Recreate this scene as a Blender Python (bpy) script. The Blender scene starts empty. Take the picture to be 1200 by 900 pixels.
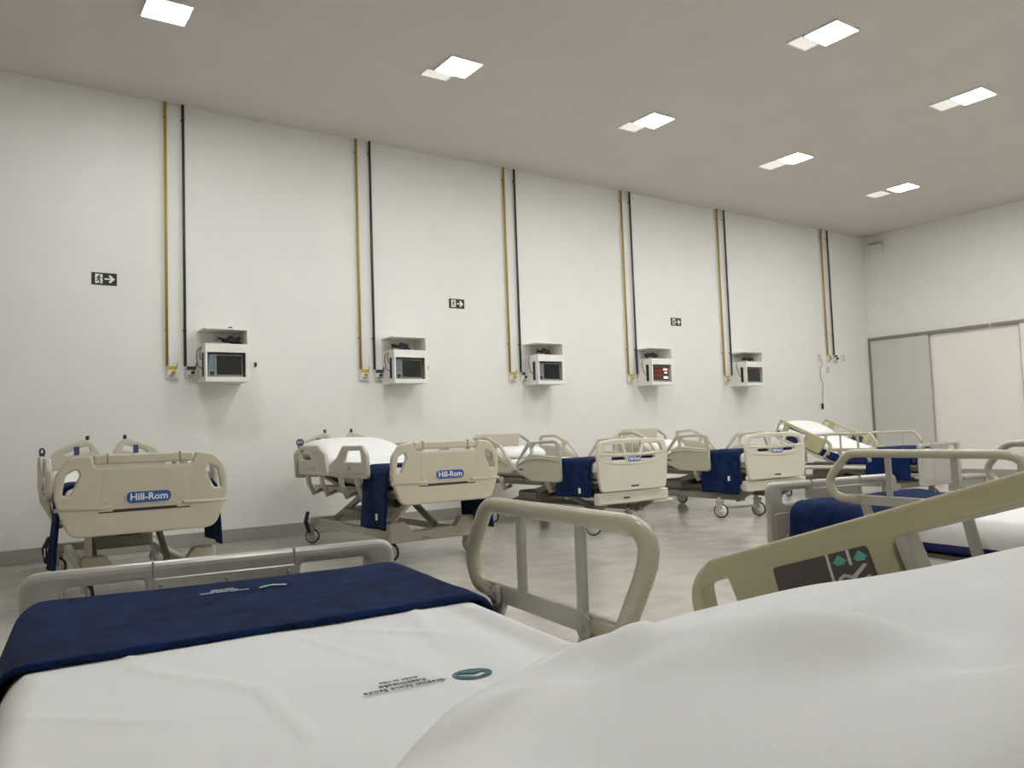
import bpy, bmesh, math, random
from mathutils import Vector, Matrix, noise
random.seed(7)
C = bpy.context.scene.collection
R = math.radians
CEIL, WALL_Y, WALL_X = 4.345, 8.139, 13.64

# ---------------------------------------------------------------- camera, world, exposure
cd = bpy.data.cameras.new('camera'); cam = bpy.data.objects.new('camera', cd); C.objects.link(cam)
cd.sensor_width = 36.0; cd.lens = 928.23 * 36.0 / 1200.0; cd.clip_start = 0.02; cd.clip_end = 100
r_ = Vector((0.82261, -0.56752, -0.03500)); u_ = Vector((-0.00596, -0.07015, 0.99752)); f_ = Vector((0.56857, 0.82036, 0.06109))
cam.matrix_world = Matrix(((r_.x, u_.x, -f_.x, 0), (r_.y, u_.y, -f_.y, 0), (r_.z, u_.z, -f_.z, 0.99), (0, 0, 0, 1)))
bpy.context.scene.camera = cam
wd = bpy.data.worlds.new('world'); bpy.context.scene.world = wd; wd.use_nodes = True
wd.node_tree.nodes['Background'].inputs[0].default_value = (0.02, 0.02, 0.02, 1)
vs = bpy.context.scene.view_settings
vs.view_transform = 'Standard'; vs.look = 'None'; vs.gamma = 1.0; vs.use_curve_mapping = False
vs.exposure = 0.76
LAMP = 60.0          # emission of the lit ceiling panels

# ---------------------------------------------------------------- materials
def lin(c):
    return tuple(((v/255.0)/12.92 if v/255.0 <= 0.04045 else ((v/255.0+0.055)/1.055)**2.4) for v in c) + (1,)
MATS = {}
def mat(name, rgb, rough=0.5, var=0.06, scale=8.0, bump=0.0, bscale=60.0, metal=0.0, sheen=0.0, emit=None, estr=0.0, stretch=None, spec=0.5):
    m = bpy.data.materials.new(name); m.use_nodes = True; nt = m.node_tree; N = nt.nodes; L = nt.links
    b = N['Principled BSDF']; b.inputs['Roughness'].default_value = rough; b.inputs['Metallic'].default_value = metal
    b.inputs['Specular IOR Level'].default_value = spec
    if sheen: b.inputs['Sheen Weight'].default_value = sheen; b.inputs['Sheen Roughness'].default_value = 0.5
    tc = N.new('ShaderNodeTexCoord'); mp = N.new('ShaderNodeMapping'); L.new(tc.outputs['Object'], mp.inputs[0])
    if stretch: mp.inputs['Scale'].default_value = stretch
    nz = N.new('ShaderNodeTexNoise'); nz.inputs['Scale'].default_value = scale; nz.inputs['Detail'].default_value = 4
    L.new(mp.outputs[0], nz.inputs['Vector'])
    rp = N.new('ShaderNodeValToRGB'); c = lin(rgb)
    rp.color_ramp.elements[0].position = 0.3; rp.color_ramp.elements[1].position = 0.7
    rp.color_ramp.elements[0].color = tuple(v*(1-var) for v in c[:3]) + (1,)
    rp.color_ramp.elements[1].color = tuple(min(1, v*(1+var)) for v in c[:3]) + (1,)
    L.new(nz.outputs['Fac'], rp.inputs[0]); L.new(rp.outputs[0], b.inputs['Base Color'])
    if bump:
        n2 = N.new('ShaderNodeTexNoise'); n2.inputs['Scale'].default_value = bscale; n2.inputs['Detail'].default_value = 3
        L.new(tc.outputs['Object'], n2.inputs['Vector'])
        bp = N.new('ShaderNodeBump'); bp.inputs['Strength'].default_value = bump; bp.inputs['Distance'].default_value = 0.01
        L.new(n2.outputs['Fac'], bp.inputs['Height']); L.new(bp.outputs[0], b.inputs['Normal'])
    if emit:
        b.inputs['Emission Color'].default_value = lin(emit); b.inputs['Emission Strength'].default_value = estr
    MATS[name] = m; return m
M_WALL = mat('wall_paint', (236, 235, 230), 0.7, 0.015, 3, 0.05, 150)
M_CEIL = mat('ceiling_paint', (214, 209, 203), 0.85, 0.02, 2)
M_FLOOR = mat('polished_stone_floor', (180, 174, 165), 0.17, 0.13, 4.2, 0.0, stretch=(0.9, 1.25, 1.0))
M_BASE = mat('stone_skirting', (160, 157, 150), 0.3, 0.08, 3, stretch=(1, 1, 5))
M_DOOR = mat('door_laminate', (240, 236, 228), 0.45, 0.015, 2)
M_DOOR2 = mat('door_laminate_grey', (208, 205, 197), 0.5, 0.015, 2)
M_ALU = mat('aluminium', (150, 147, 142), 0.4, 0.05, 20, metal=0.7)
M_WHITE = mat('white_laminate', (238, 236, 230), 0.4, 0.015, 5)
M_PLAST = mat('white_plastic', (225, 224, 218), 0.4, 0.03, 20)
M_BEIGE = mat('beige_plastic', (206, 198, 178), 0.38, 0.03, 6, 0.03, 200)
M_BEIGE2 = mat('pale_beige_plastic', (214, 209, 193), 0.38, 0.03, 6, 0.03, 200)
M_RAILA = mat('rail_plastic', (196, 189, 171), 0.4, 0.03, 6)
M_GREY = mat('grey_plastic', (176, 172, 164), 0.28, 0.03, 6, 0.02, 200)
M_GREY2 = mat('grey_painted_metal', (178, 174, 164), 0.35, 0.04, 8)
M_TAN = mat('tan_plastic', (188, 180, 144), 0.35, 0.05, 5, stretch=(1, 1, 1))
M_TUBE = mat('tube_beige', (190, 184, 160), 0.3, 0.05, 5)
M_FRAME = mat('cream_frame_metal', (206, 200, 182), 0.4, 0.05, 6)
M_STEEL = mat('frame_steel', (150, 145, 134), 0.4, 0.08, 8, metal=0.3)
M_DARK = mat('dark_mechanism', (52, 49, 45), 0.5, 0.2, 10)
M_BLACK = mat('black_plastic', (28, 28, 29), 0.4, 0.1, 10)
M_RUBBER = mat('rubber_tyre', (45, 43, 41), 0.6, 0.1, 10)
M_SCREEN = mat('screen_glass', (20, 21, 21), 0.12, 0.05, 5)
M_MONBODY = mat('monitor_casing', (140, 144, 142), 0.4, 0.05, 10)
M_MONBTN = mat('monitor_keypad', (110, 128, 135), 0.4, 0.1, 30)
M_SCREENR = mat('lit_red_screen', (70, 38, 28), 0.2, 0.1, 5, emit=(110, 55, 40), estr=0.10)
M_SCRTXT = mat('screen_readout', (240, 230, 215), 0.3, 0.02, 5, emit=(255, 240, 225), estr=0.9)
M_SCRRED = mat('screen_red', (190, 40, 30), 0.3, 0.02, 5, emit=(220, 50, 40), estr=0.3)
M_BLUE = mat('badge_blue', (48, 92, 160), 0.35, 0.03, 10)
M_INK = mat('badge_white', (240, 242, 245), 0.4, 0.01, 10)
M_SHEET = mat('white_cotton', (234, 234, 233), 0.85, 0.012, 5, 0.04, 300)
M_MATT = mat('mattress_vinyl_grey', (168, 168, 166), 0.5, 0.04, 8)
M_MATTB = mat('mattress_vinyl_blue', (20, 36, 108), 0.45, 0.06, 8)
M_NAVY = mat('navy_fleece', (13, 35, 75), 0.95, 0.5, 18, 0.5, 260, sheen=0.06, spec=0.08)
M_YEL = mat('yellow_pipe', (176, 146, 62), 0.45, 0.06, 12)
M_GRN = mat('dark_green_pipe', (52, 62, 58), 0.45, 0.06, 12)
M_YLAB = mat('yellow_label', (196, 178, 62), 0.5, 0.05, 20)
M_GLAB = mat('dark_label', (58, 66, 62), 0.5, 0.05, 20)
M_SIGN = mat('sign_black', (34, 36, 32), 0.4, 0.05, 10)
M_SIGNW = mat('sign_white', (236, 238, 228), 0.5, 0.02, 10)
M_TEAL = mat('teal_symbol', (92, 172, 156), 0.5, 0.03, 30)
M_PANEL = mat('brown_keypad', (72, 62, 56), 0.35, 0.06, 30)
M_LINE = mat('pale_symbol', (205, 203, 192), 0.5, 0.02, 30)
M_LAMP = mat('lamp_diffuser', (255, 255, 252), 0.4, 0.0, 3, emit=(252, 253, 252), estr=LAMP)
M_ADDGLOW = mat('added_glow_diffuser', (240, 238, 232), 0.3, 0.01, 3, emit=(255, 250, 242), estr=0.28)  # faint emission added so the dim panels stand out from the ceiling
M_CORD = mat('cord_black', (40, 40, 42), 0.5, 0.1, 20)
M_CORDW = mat('cord_pale', (165, 162, 156), 0.5, 0.05, 20)
M_BLUEKNOB = mat('blue_button', (62, 70, 110), 0.4, 0.1, 20)
M_LOGO = mat('logo_ink', (78, 100, 108), 0.7, 0.05, 30)
M_LOGOT = mat('logo_teal', (44, 112, 116), 0.7, 0.2, 90)
M_LOGOG = mat('logo_green', (120, 205, 160), 0.7, 0.1, 60)
M_LOGOW = mat('logo_white', (205, 214, 222), 0.7, 0.05, 30)

# ---------------------------------------------------------------- mesh helpers
class MB:
    def __init__(s): s.v = []; s.f = []; s.sm = []
    def add(s, V, F, smooth=False, M=None):
        o = len(s.v)
        s.v += [tuple(M @ Vector(p)) if M else tuple(p) for p in V]
        s.f += [tuple(i+o for i in f) for f in F]; s.sm += [smooth]*len(F); return s
    def box(s, lo, hi, bev=0.0, M=None, seg=1):
        bm = bmesh.new(); bmesh.ops.create_cube(bm, size=1)
        for v in bm.verts: v.co = Vector([(lo[i]+hi[i])/2 + v.co[i]*(hi[i]-lo[i]) for i in range(3)])
        if bev: bmesh.ops.bevel(bm, geom=list(bm.edges), offset=bev, segments=seg, affect='EDGES', profile=0.5)
        bm.verts.index_update()
        s.add([v.co.copy() for v in bm.verts], [[v.index for v in f.verts] for f in bm.faces], False, M); bm.free(); return s
    def tube(s, pts, r, n=8, closed=False, flat=1.0, up=None):
        P = [Vector(p) for p in pts]; m = len(P); rings = []
        t0 = None; nrm = None
        for i in range(m):
            if closed: t = (P[(i+1) % m]-P[i-1]).normalized()
            else: t = (P[min(i+1, m-1)]-P[max(i-1, 0)]).normalized()
            if nrm is None:
                ref = Vector(up) if up else (Vector((0, 0, 1)) if abs(t.z) < 0.9 else Vector((1, 0, 0)))
                nrm = (ref - t*ref.dot(t)).normalized()
            else:
                nrm = (nrm - t*nrm.dot(t)).normalized()
            b = t.cross(nrm)
            rr = r[i] if isinstance(r, (list, tuple)) else r
            rings.append([P[i] + nrm*rr*math.cos(2*math.pi*k/n) + b*rr*flat*math.sin(2*math.pi*k/n) for k in range(n)])
        V = [p for rg in rings for p in rg]; F = []
        for i in range(m if closed else m-1):
            j = (i+1) % m
            for k in range(n):
                k2 = (k+1) % n
                F.append((i*n+k, i*n+k2, j*n+k2, j*n+k))
        if not closed: F += [tuple(range(n))[::-1], tuple((m-1)*n+k for k in range(n))]
        return s.add(V, F, True)
    def cyl(s, a, b, r, n=14, r2=None):
        return s.tube([a, b], [r, r2 if r2 is not None else r], n)
    def bar(s, a, b, w, h, bev=0.004, up=(0, 0, 1)):      # rectangular bar a->b, w across, h along 'up'
        a = Vector(a); b = Vector(b); t = (b-a); L = t.length; t.normalize()
        u = Vector(up); u = (u - t*u.dot(t)).normalized(); x = t.cross(u)
        M = Matrix(((t.x, x.x, u.x, a.x), (t.y, x.y, u.y, a.y), (t.z, x.z, u.z, a.z), (0, 0, 0, 1)))
        return s.box((0, -w/2, -h/2), (L, w/2, h/2), bev, M)
    def torus(s, c, ax, r, tr, n=20, k=8):
        ax = Vector(ax).normalized(); a = ax.orthogonal().normalized(); b = ax.cross(a); c = Vector(c)
        return s.tube([c + (a*math.cos(2*math.pi*i/n) + b*math.sin(2*math.pi*i/n))*r for i in range(n)], tr, k, True)
    def plate(s, outer, holes, t, bev, M, res=1):
        cu = bpy.data.curves.new('c', 'CURVE'); cu.dimensions = '2D'; cu.fill_mode = 'BOTH'
        cu.extrude = max(0.0, t/2-bev); cu.bevel_depth = bev; cu.bevel_resolution = res; cu.offset = -bev
        for ring in [outer]+list(holes):
            sp = cu.splines.new('POLY'); sp.points.add(len(ring)-1); sp.use_cyclic_u = True
            for q, p in zip(sp.points, ring): q.co = (p[0], p[1], 0, 1)
        o = bpy.data.objects.new('c', cu); me = bpy.data.meshes.new_from_object(o)
        s.add([v.co.copy() for v in me.vertices], [tuple(p.vertices) for p in me.polygons], False, M)
        bpy.data.objects.remove(o); bpy.data.meshes.remove(me); bpy.data.curves.remove(cu); return s
    def text(s, body, size, M, depth=0.001, align='CENTER', bold=0.0):
        cu = bpy.data.curves.new('t', 'FONT'); cu.body = body; cu.size = size; cu.extrude = depth; cu.resolution_u = 2
        cu.align_x = align; cu.align_y = 'CENTER'; cu.offset = bold
        o = bpy.data.objects.new('t', cu); me = bpy.data.meshes.new_from_object(o)
        s.add([v.co.copy() for v in me.vertices], [tuple(p.vertices) for p in me.polygons], False, M)
        bpy.data.objects.remove(o); bpy.data.meshes.remove(me); bpy.data.curves.remove(cu); return s
    def grid(s, rows, closed=False, smooth=True):
        n = len(rows[0]); F = []
        for i in range(len(rows)-1):
            for k in range(n if closed else n-1):
                k2 = (k+1) % n
                F.append((i*n+k, i*n+k2, (i+1)*n+k2, (i+1)*n+k))
        return s.add([p for r in rows for p in r], F, smooth)
    def mesh(s, name):
        me = bpy.data.meshes.new(name); me.from_pydata([tuple(v) for v in s.v], [], s.f)
        me.polygons.foreach_set('use_smooth', s.sm); me.validate(); me.update()
        bm = bmesh.new(); bm.from_mesh(me); bmesh.ops.recalc_face_normals(bm, faces=bm.faces); bm.to_mesh(me); bm.free()
        return me
    def build(s, name, material, parent=None):
        me = s.mesh(name); me.materials.append(material)
        o = bpy.data.objects.new(name, me); C.objects.link(o)
        if parent: o.parent = parent
        return o
def rpoly(pts, seg=5):       # (x, y, radius) corners -> rounded polygon
    out = []; n = len(pts)
    for i in range(n):
        p = Vector(pts[i][:2]); a = Vector(pts[i-1][:2]); b = Vector(pts[(i+1) % n][:2]); r = pts[i][2] if len(pts[i]) > 2 else 0
        if r <= 0: out.append(tuple(p)); continue
        d1 = (a-p); d2 = (b-p); l1, l2 = d1.length, d2.length; d1.normalize(); d2.normalize()
        ang = math.acos(max(-1, min(1, d1.dot(d2)))); k = min(r/math.tan(ang/2), 0.48*l1, 0.48*l2)
        s0 = p+d1*k; s1 = p+d2*k
        for j in range(seg+1):
            t = j/seg; q = s0*(1-t)**2 + p*2*t*(1-t) + s1*t*t; out.append((q.x, q.y))
    return out
def XZ(y, flip=1):           # plate plane: (a,b)->(x=a, z=b) at depth y
    return Matrix(((1, 0, 0, 0), (0, 0, -1, y), (0, 1, 0, 0), (0, 0, 0, 1)))
def YZ(x):                   # plate plane: (a,b)->(y=a, z=b) at x
    return Matrix(((0, 0, 1, x), (1, 0, 0, 0), (0, 1, 0, 0), (0, 0, 0, 1)))
def empty(name, loc=(0, 0, 0), rz=0.0):
    o = bpy.data.objects.new(name, None); C.objects.link(o); o.location = loc; o.rotation_euler = (0, 0, rz); o.empty_display_size = 0.1
    return o
def tag(o, label, cat, group=None):
    o['label'] = label; o['category'] = cat
    if group: o['group'] = group
    return o
def structure(o): o['kind'] = 'structure'; return o
def copy_tree(o, parent=None):
    c = o.copy(); C.objects.link(c)
    if parent: c.parent = parent
    for ch in o.children: copy_tree(ch, c)
    return c

# ---------------------------------------------------------------- the setting
X0, Y0 = -2.6, -0.8
structure(MB().box((X0-.1, Y0-.1, -.1), (WALL_X+.1, WALL_Y+.1, 0)).build('floor', M_FLOOR))
structure(MB().box((X0-.1, Y0-.1, CEIL), (WALL_X+.1, WALL_Y+.1, CEIL+.1)).build('ceiling', M_CEIL))
structure(MB().box((X0-.1, WALL_Y, 0), (WALL_X+.1, WALL_Y+.1, CEIL)).build('wall_back', M_WALL))
structure(MB().box((WALL_X, Y0, 0), (WALL_X+.1, WALL_Y, CEIL)).build('wall_right', M_WALL))
structure(MB().box((X0-.1, Y0, 0), (X0, WALL_Y, CEIL)).build('wall_left', M_WALL))
structure(MB().box((X0, Y0-.1, 0), (WALL_X, Y0, CEIL)).build('wall_front', M_WALL))
structure(MB().box((X0, WALL_Y-.014, 0), (WALL_X, WALL_Y, .13), .003).build('baseboard_back', M_BASE))
structure(MB().box((WALL_X-.014, 5.66, 0), (WALL_X, 7.0, .13), .003).build('baseboard_right', M_BASE))
# sliding doors on the right wall, hung from a surface track
d1 = structure(MB().box((WALL_X-.05, 7.04, .01), (WALL_X-.012, 8.16-.035, 2.425), .004).build('door_1', M_DOOR2))
MB().box((WALL_X-.052, 7.03, .01), (WALL_X-.012, 7.042, 2.425), .002).build('edge_profile', M_GREY2, d1)
d2 = structure(MB().box((WALL_X-.05, 4.1, .01), (WALL_X-.012, 5.61, 2.425), .004).build('door_2', M_DOOR))
MB().box((WALL_X-.052, 5.605, .01), (WALL_X-.012, 5.618, 2.425), .002).build('edge_profile', M_GREY2, d2)
structure(MB().box((WALL_X-.006, 5.63, .13), (WALL_X, 7.02, 2.425), .001).build('trim_1', M_DOOR))
structure(MB().box((WALL_X-.075, 6.06, 2.425), (WALL_X, 8.12, 2.475), .005).build('trim_2', M_ALU))
structure(MB().box((WALL_X-.075, 4.0, 2.425), (WALL_X, 6.02, 2.475), .005).build('trim_3', M_ALU))
structure(MB().box((WALL_X-.06, 8.09, 0), (WALL_X, 8.125, 2.47), .004).build('trim_4', M_ALU))

# ---------------------------------------------------------------- ceiling lights
def light(x, y, w=.31):
    h = w/2
    fr = MB()
    for a, b in (((-h-.012, -h-.012), (h+.012, -h)), ((-h-.012, h), (h+.012, h+.012)), ((-h-.012, -h), (-h, h)), ((h, -h), (h+.012, h))):
        fr.box((a[0], a[1], -.022), (b[0], b[1], 0), .002)
    t = empty('ceiling_light', (x, y, CEIL))
    fr.build('frame', M_WHITE, t)
    MB().box((-h, -h, -.018), (h, h, -.004)).build('diffuser', M_LAMP, t)
    return t
def blank(x0, x1, y0, y1):
    t = empty('dim_ceiling_panel', ((x0+x1)/2, (y0+y1)/2, CEIL)); a, b = (x1-x0)/2, (y1-y0)/2
    fr = MB()
    fr.box((-a, -b, -.010), (a, -b+.014, 0), .001); fr.box((-a, b-.014, -.010), (a, b, 0), .001)
    fr.box((-a, -b+.014, -.010), (-a+.014, b-.014, 0), .001); fr.box((a-.014, -b+.014, -.010), (a, b-.014, 0), .001)
    fr.build('frame', M_WHITE, t)
    MB().box((-a+.014, -b+.014, -.006), (a-.014, b-.014, -.001)).build('diffuser', M_ADDGLOW, t)
    return t
L1 = [(3.69, 6.0, 'lit square ceiling light high above the second bed of the pipe wall'),
      (6.17, 6.01, 'lit square ceiling light high above the third bed of the pipe wall'),
      (8.64, 6.0, 'lit square ceiling light high above the fourth bed of the pipe wall'),
      (11.17, 6.0, 'lit square ceiling light farthest along the pipe wall row, near the corner')]
B1 = [(3.46, 3.75, 6.175, 6.33), (5.97, 6.24, 6.18, 6.39), (8.48, 8.77, 6.17, 6.47), (11.03, 11.33, 6.25, 6.53)]
bl_lab = ['dim square panel overlapped by the nearest lit ceiling light of the pipe wall row',
          'dim square panel beside the ceiling light above the third bed',
          'dim square panel beside the ceiling light above the fourth bed',
          'dim square panel set just apart from the farthest lit ceiling light']
for (x, y, lb), bb, l2 in zip(L1, B1, bl_lab):
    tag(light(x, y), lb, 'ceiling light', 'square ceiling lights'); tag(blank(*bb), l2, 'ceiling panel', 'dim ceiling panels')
for (x, y, lb), bb, l2 in zip([(6.13, 3.83, 'largest lit square ceiling light in view, in the row farther from the pipe wall'),
                               (8.66, 3.85, 'lit square ceiling light farther down the second row, toward the sliding doors')],
                              [(5.96, 6.24, 4.0, 4.17), (8.51, 8.80, 4.02, 4.25)],
                              ['dim square panel beside the largest lit ceiling light', 'dim panel beside the ceiling light toward the sliding doors']):
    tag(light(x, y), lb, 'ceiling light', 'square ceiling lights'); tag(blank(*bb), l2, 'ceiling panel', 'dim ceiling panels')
tag(light(1.27, 6.33), 'lit ceiling light cut off by the top edge above the first bed', 'ceiling light', 'square ceiling lights')
for (x, y), lb in zip([(1.2, 1.66), (3.69, 1.66), (6.16, 1.66), (8.63, 1.66), (11.1, 1.66), (3.66, 3.83), (11.17, 3.85)],
          ['over the foot of the nearest bed', 'over the second foreground bed', 'third row, past the second foreground bed', 'third row, in line with the fourth bed', 'third row, nearest the sliding doors',
           'middle row, in front of the second bed', 'middle row, nearest the sliding doors']):
    tag(light(x, y), 'lit ceiling light outside the frame, ' + lb, 'ceiling light', 'ceiling lights out of frame')   # the same grid goes on over the rest of the ward

# ---------------------------------------------------------------- pipes, gas outlets, cabinets along the back wall
ORD = ['first', 'second', 'third', 'fourth', 'fifth', 'sixth']
def pipe(x, zb, m, lab):
    t = empty('gas_pipe', (x, WALL_Y-.03, zb))
    MB().cyl((0, 0, 0), (0, 0, CEIL-zb), .0135, 12).build('tube', m, t)
    for z in (.35, CEIL-zb-.15):
        MB().box((-.017, -.004, z-.006), (.017, .03, z+.006), .002).build('wall_clip', m, t)
    tag(t, lab, 'pipe', 'wall gas pipes')
def outlet(x, z, lab_m, knob, lab):
    t = empty('gas_outlet', (x, WALL_Y, z))
    MB().box((-.05, -.03, -.066), (.05, 0, .066), .005).build('plate', M_PLAST, t)
    MB().box((-.042, -.0325, .022), (.042, -.029, .058), .001).build('colour_label', lab_m, t)
    MB().cyl((.012, -.029, -.002), (.012, -.06, -.002), .016, 14).cyl((.012, -.06, -.002), (.012, -.072, -.002), .009, 10).build('socket', lab_m, t)
    ln = MB()
    for k in range(3): ln.box((-.036, -.0315, -.03-.012*k), (.03-.01*k, -.0295, -.026-.012*k))
    ln.build('caption_lines', M_GLAB, t)
    if knob: MB().tube([(.035, -.028, .03), (.04, -.05, .05), (.042, -.05, .09)], .006, 8).build('valve_lever', lab_m, t)
    tag(t, lab, 'gas outlet', 'wall gas outlets')
for k in range(6):
    xa, xb = (1.60+2.0*k, 1.765+2.0*k) if k < 5 else (12.29, 12.475)
    zb = 1.745 if k < 5 else 2.14
    where = ['above the first bed, nearest the first exit sign', 'beside the second monitor cabinet', 'beside the third monitor cabinet',
             'beside the fourth monitor cabinet', 'beside the fifth monitor cabinet', 'by the far corner with no cabinet beside it'][k]
    pipe(xa, zb, M_YEL, f'yellow gas pipe on the wall {where}')
    pipe(xb, zb, M_GRN, f'dark green gas pipe {where}')
    outlet(xa+.045, zb-.06, M_YLAB, k < 5, f'white outlet plate with yellow label under the {ORD[k]} yellow pipe')
    outlet(xb+.055, zb-.06, M_GLAB, k < 5, f'white outlet plate with dark label under the {ORD[k]} dark green pipe')
def socket(x, z, w, h, lab):
    t = empty('power_socket', (x, WALL_Y, z))
    MB().box((-w/2, -.02, -h/2), (w/2, 0, h/2), .004).build('plate', M_PLAST, t)
    for s in (-1, 1): MB().box((-.012, -.023, s*h*.22-.01), (.012, -.019, s*h*.22+.01), .002).build('socket_hole', M_BLACK, t)
    tag(t, lab, 'socket')
socket(12.07, 2.09, .09, .12, 'white power socket plate with dangling cord at the far end of the pipe wall')
socket(12.29, 1.885, .085, .12, 'small white power socket plate below the last yellow outlet')
socket(12.765, 2.09, .11, .12, 'white socket plate with dark top nearest the far corner')
t = empty('hanging_cord', (12.06, WALL_Y-.03, 1.2))
MB().tube([(.02, 0, .85), (.02, -.03, .78), (-.05, -.02, .68), (-.03, -.01, .55), (.03, -.01, .42), (.0, -.01, .25), (-.02, -.01, .1)], .006, 8).build('cable', M_CORDW, t)
MB().box((-.035, -.025, 0), (-.005, .01, .1), .006).build('plug', M_BLACK, t)
tag(t, 'loose cord with black plug hanging down the wall by the far corner', 'cord')

def cabinet(x0, k):
    D, W, Z0, Z1, Zm = .30, .415, 1.577, 2.10, 1.945
    ZL = Z0
    t = empty('monitor_cabinet', (x0, WALL_Y, 0))
    th = .016
    MB().box((0, -D, Z1-th), (W, 0, Z1), .002).build('top_panel', M_WHITE, t)
    MB().box((W-th, -D, Z0), (W, 0, Z1-th), .002).build('side_panel', M_WHITE, t)
    MB().plate([(0, Z0), (-D, Z0), (-D, Zm), (-.02, Zm), (-.02, Z1-th), (0, Z1-th)], [], th, .001, YZ(th/2)).build('side_panel', M_WHITE, t)
    MB().box((th, -th, Z0), (W-th, 0, Z1-th), .001).build('back_panel', M_WHITE, t)
    MB().box((th, -D+.012, Z0), (W-th, -th, Z0+th), .002).build('bottom_panel', M_WHITE, t)
    MB().box((th, -D+.012, Zm-th), (W-th, -th, Zm), .002).build('shelf', M_WHITE, t)
    MB().plate([(0, Z0), (W, Z0), (W, Zm), (0, Zm)], [[(.02, Z0+.045), (.38, Z0+.045), (.38, Z0+.283), (.02, Z0+.283)]], th, .001, XZ(-D-th/2+.008)).build('front_frame', M_WHITE, t)
    sp = MB().box((-.006, -D+.05, 1.63), (0, -D+.10, 1.86), .002)
    sp.build('side_slot', M_BLACK if k != 2 else M_DARK, t)
    tag(t, ['white wall cabinet with a dark gadget on top, above the first bed', 'white monitor cabinet second along the wall, above the second bed',
            'white monitor cabinet third along the wall, above the third bed', 'white cabinet holding the monitor with the lit red screen',
            'white monitor cabinet farthest along the wall, above the fourth bed'][k], 'cabinet', 'wall monitor cabinets')
    # the monitor inside
    m = empty('patient_monitor', (x0+.2, WALL_Y-.15, Z0+th))
    MB().box((-.165, -.12, 0), (.165, .10, .255), .008).build('casing', M_MONBODY, m)
    if k < 3 : sx0, sx1 = -.085, .15
    else: sx0, sx1 = -.14, .15
    MB().box((sx0, -.127, .055), (sx1, -.119, .237), .002).build('screen', M_SCREENR if k == 3 else M_SCREEN, m)
    if k < 3:
        MB().box((-.158, -.126, .11), (-.1, -.119, .235), .002).build('keypad', M_MONBTN, m)
        MB().box((-.15, -.127, .05), (-.108, -.119, .085), .004).build('button', M_DARK, m)
    if k == 3:
        for a, b, c, d, mm in ((.055, .125, .19, .212, M_SCRTXT), (.07, .125, .15, .166, M_SCRTXT), (.055, .13, .075, .105, M_SCRTXT), (.04, .14, .214, .222, M_SCRRED), (-.13, .04, .185, .188, M_SCRRED), (-.13, .04, .12, .123, M_SCRRED)):
            MB().box((a, -.1285, c), (b, -.1265, d)).build('screen_readout', mm, m)
    if k == 4: MB().box((.07, -.1285, .19), (.12, -.1265, .2)).build('screen_readout', M_SCRRED, m)
    MB().tube([(-.2, .02, .33), (-.235, -.0, .30), (-.25, -.03, .22), (-.245, -.06, .14), (-.215, -.09, .11), (-.209, -.1, .1)], .0045, 8).build('cable', M_CORD, m)
    if k in (0, 1): MB().tube([(-.2, -.02, .33), (-.22, -.03, .28), (-.225, -.06, .21), (-.209, -.09, .2)], .0045, 8).build('cable', M_CORD, m)
    tag(m, ['patient monitor with dark screen in the first wall cabinet', 'patient monitor with dark screen in the second wall cabinet',
            'patient monitor with dark screen in the third wall cabinet', 'patient monitor with lit red screen and white readouts',
            'patient monitor with near black screen in the farthest cabinet'][k], 'monitor', 'wall patient monitors')
    # coiled leads lying on the open shelf
    c = empty('cable_bundle', (x0+.2, WALL_Y-.15, Zm))
    rnd = random.Random(k); b = MB()
    cx = [.06, -.06, -.03, -.08, .0][k]
    for q in range(4):
        ph = rnd.random()*6; rx = .06+.05*rnd.random(); ry = .03+.03*rnd.random(); zz = .012+.016*q
        b.tube([(cx+rx*math.cos(a*.63+ph), ry*math.sin(a*.63+ph)-.03, zz+.014*math.sin(a*1.3+q)) for a in range(10)], .0085, 7, True)
    b.tube([(cx-.05, -.05, .03), (cx, -.06, .075), (cx+.07, -.06, .045), (cx+.12, -.05, .012)], [.016, .022, .016, .008], 8)
    b.build('lead_coil', M_BLACK, c)
    MB().tube([(cx-.04, -.08, .012), (cx-.1, -.08, .02), (-.17, -.04, .012)], .006, 7).build('lead_tail', M_CORDW, c)
    tag(c, f'black coiled leads lying on the open shelf of the {["first", "second", "third", "fourth", "farthest"][k]} wall cabinet', 'cable bundle', 'leads on cabinet shelves')
    h = empty('wall_hook', (x0+.565, WALL_Y, 1.775))
    MB().box((-.012, -.006, -.025), (.012, 0, .025), .002).build('backplate', M_GLAB, h)
    MB().tube([(0, -.004, -.005), (0, -.035, -.012), (0, -.045, .012)], .006, 8).build('peg', M_GLAB, h)
    tag(h, f'small dark hook on the wall just past the {["first", "second", "third", "fourth", "farthest"][k]} monitor cabinet', 'hook', 'wall hooks')
for k, x in enumerate((1.885, 3.87, 5.83, 7.775, 9.765)): cabinet(x, k)
g = empty('clip_gadget', (2.16, WALL_Y-.15, 2.10))
MB().box((-.028, -.02, 0), (.028, .02, .022), .005).build('body', M_BLACK, g)
MB().box((-.012, -.015, .022), (.022, .015, .032), .003).build('lid', M_DARK, g)
tag(g, 'small black gadget lying on top of the first wall cabinet', 'gadget')

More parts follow.
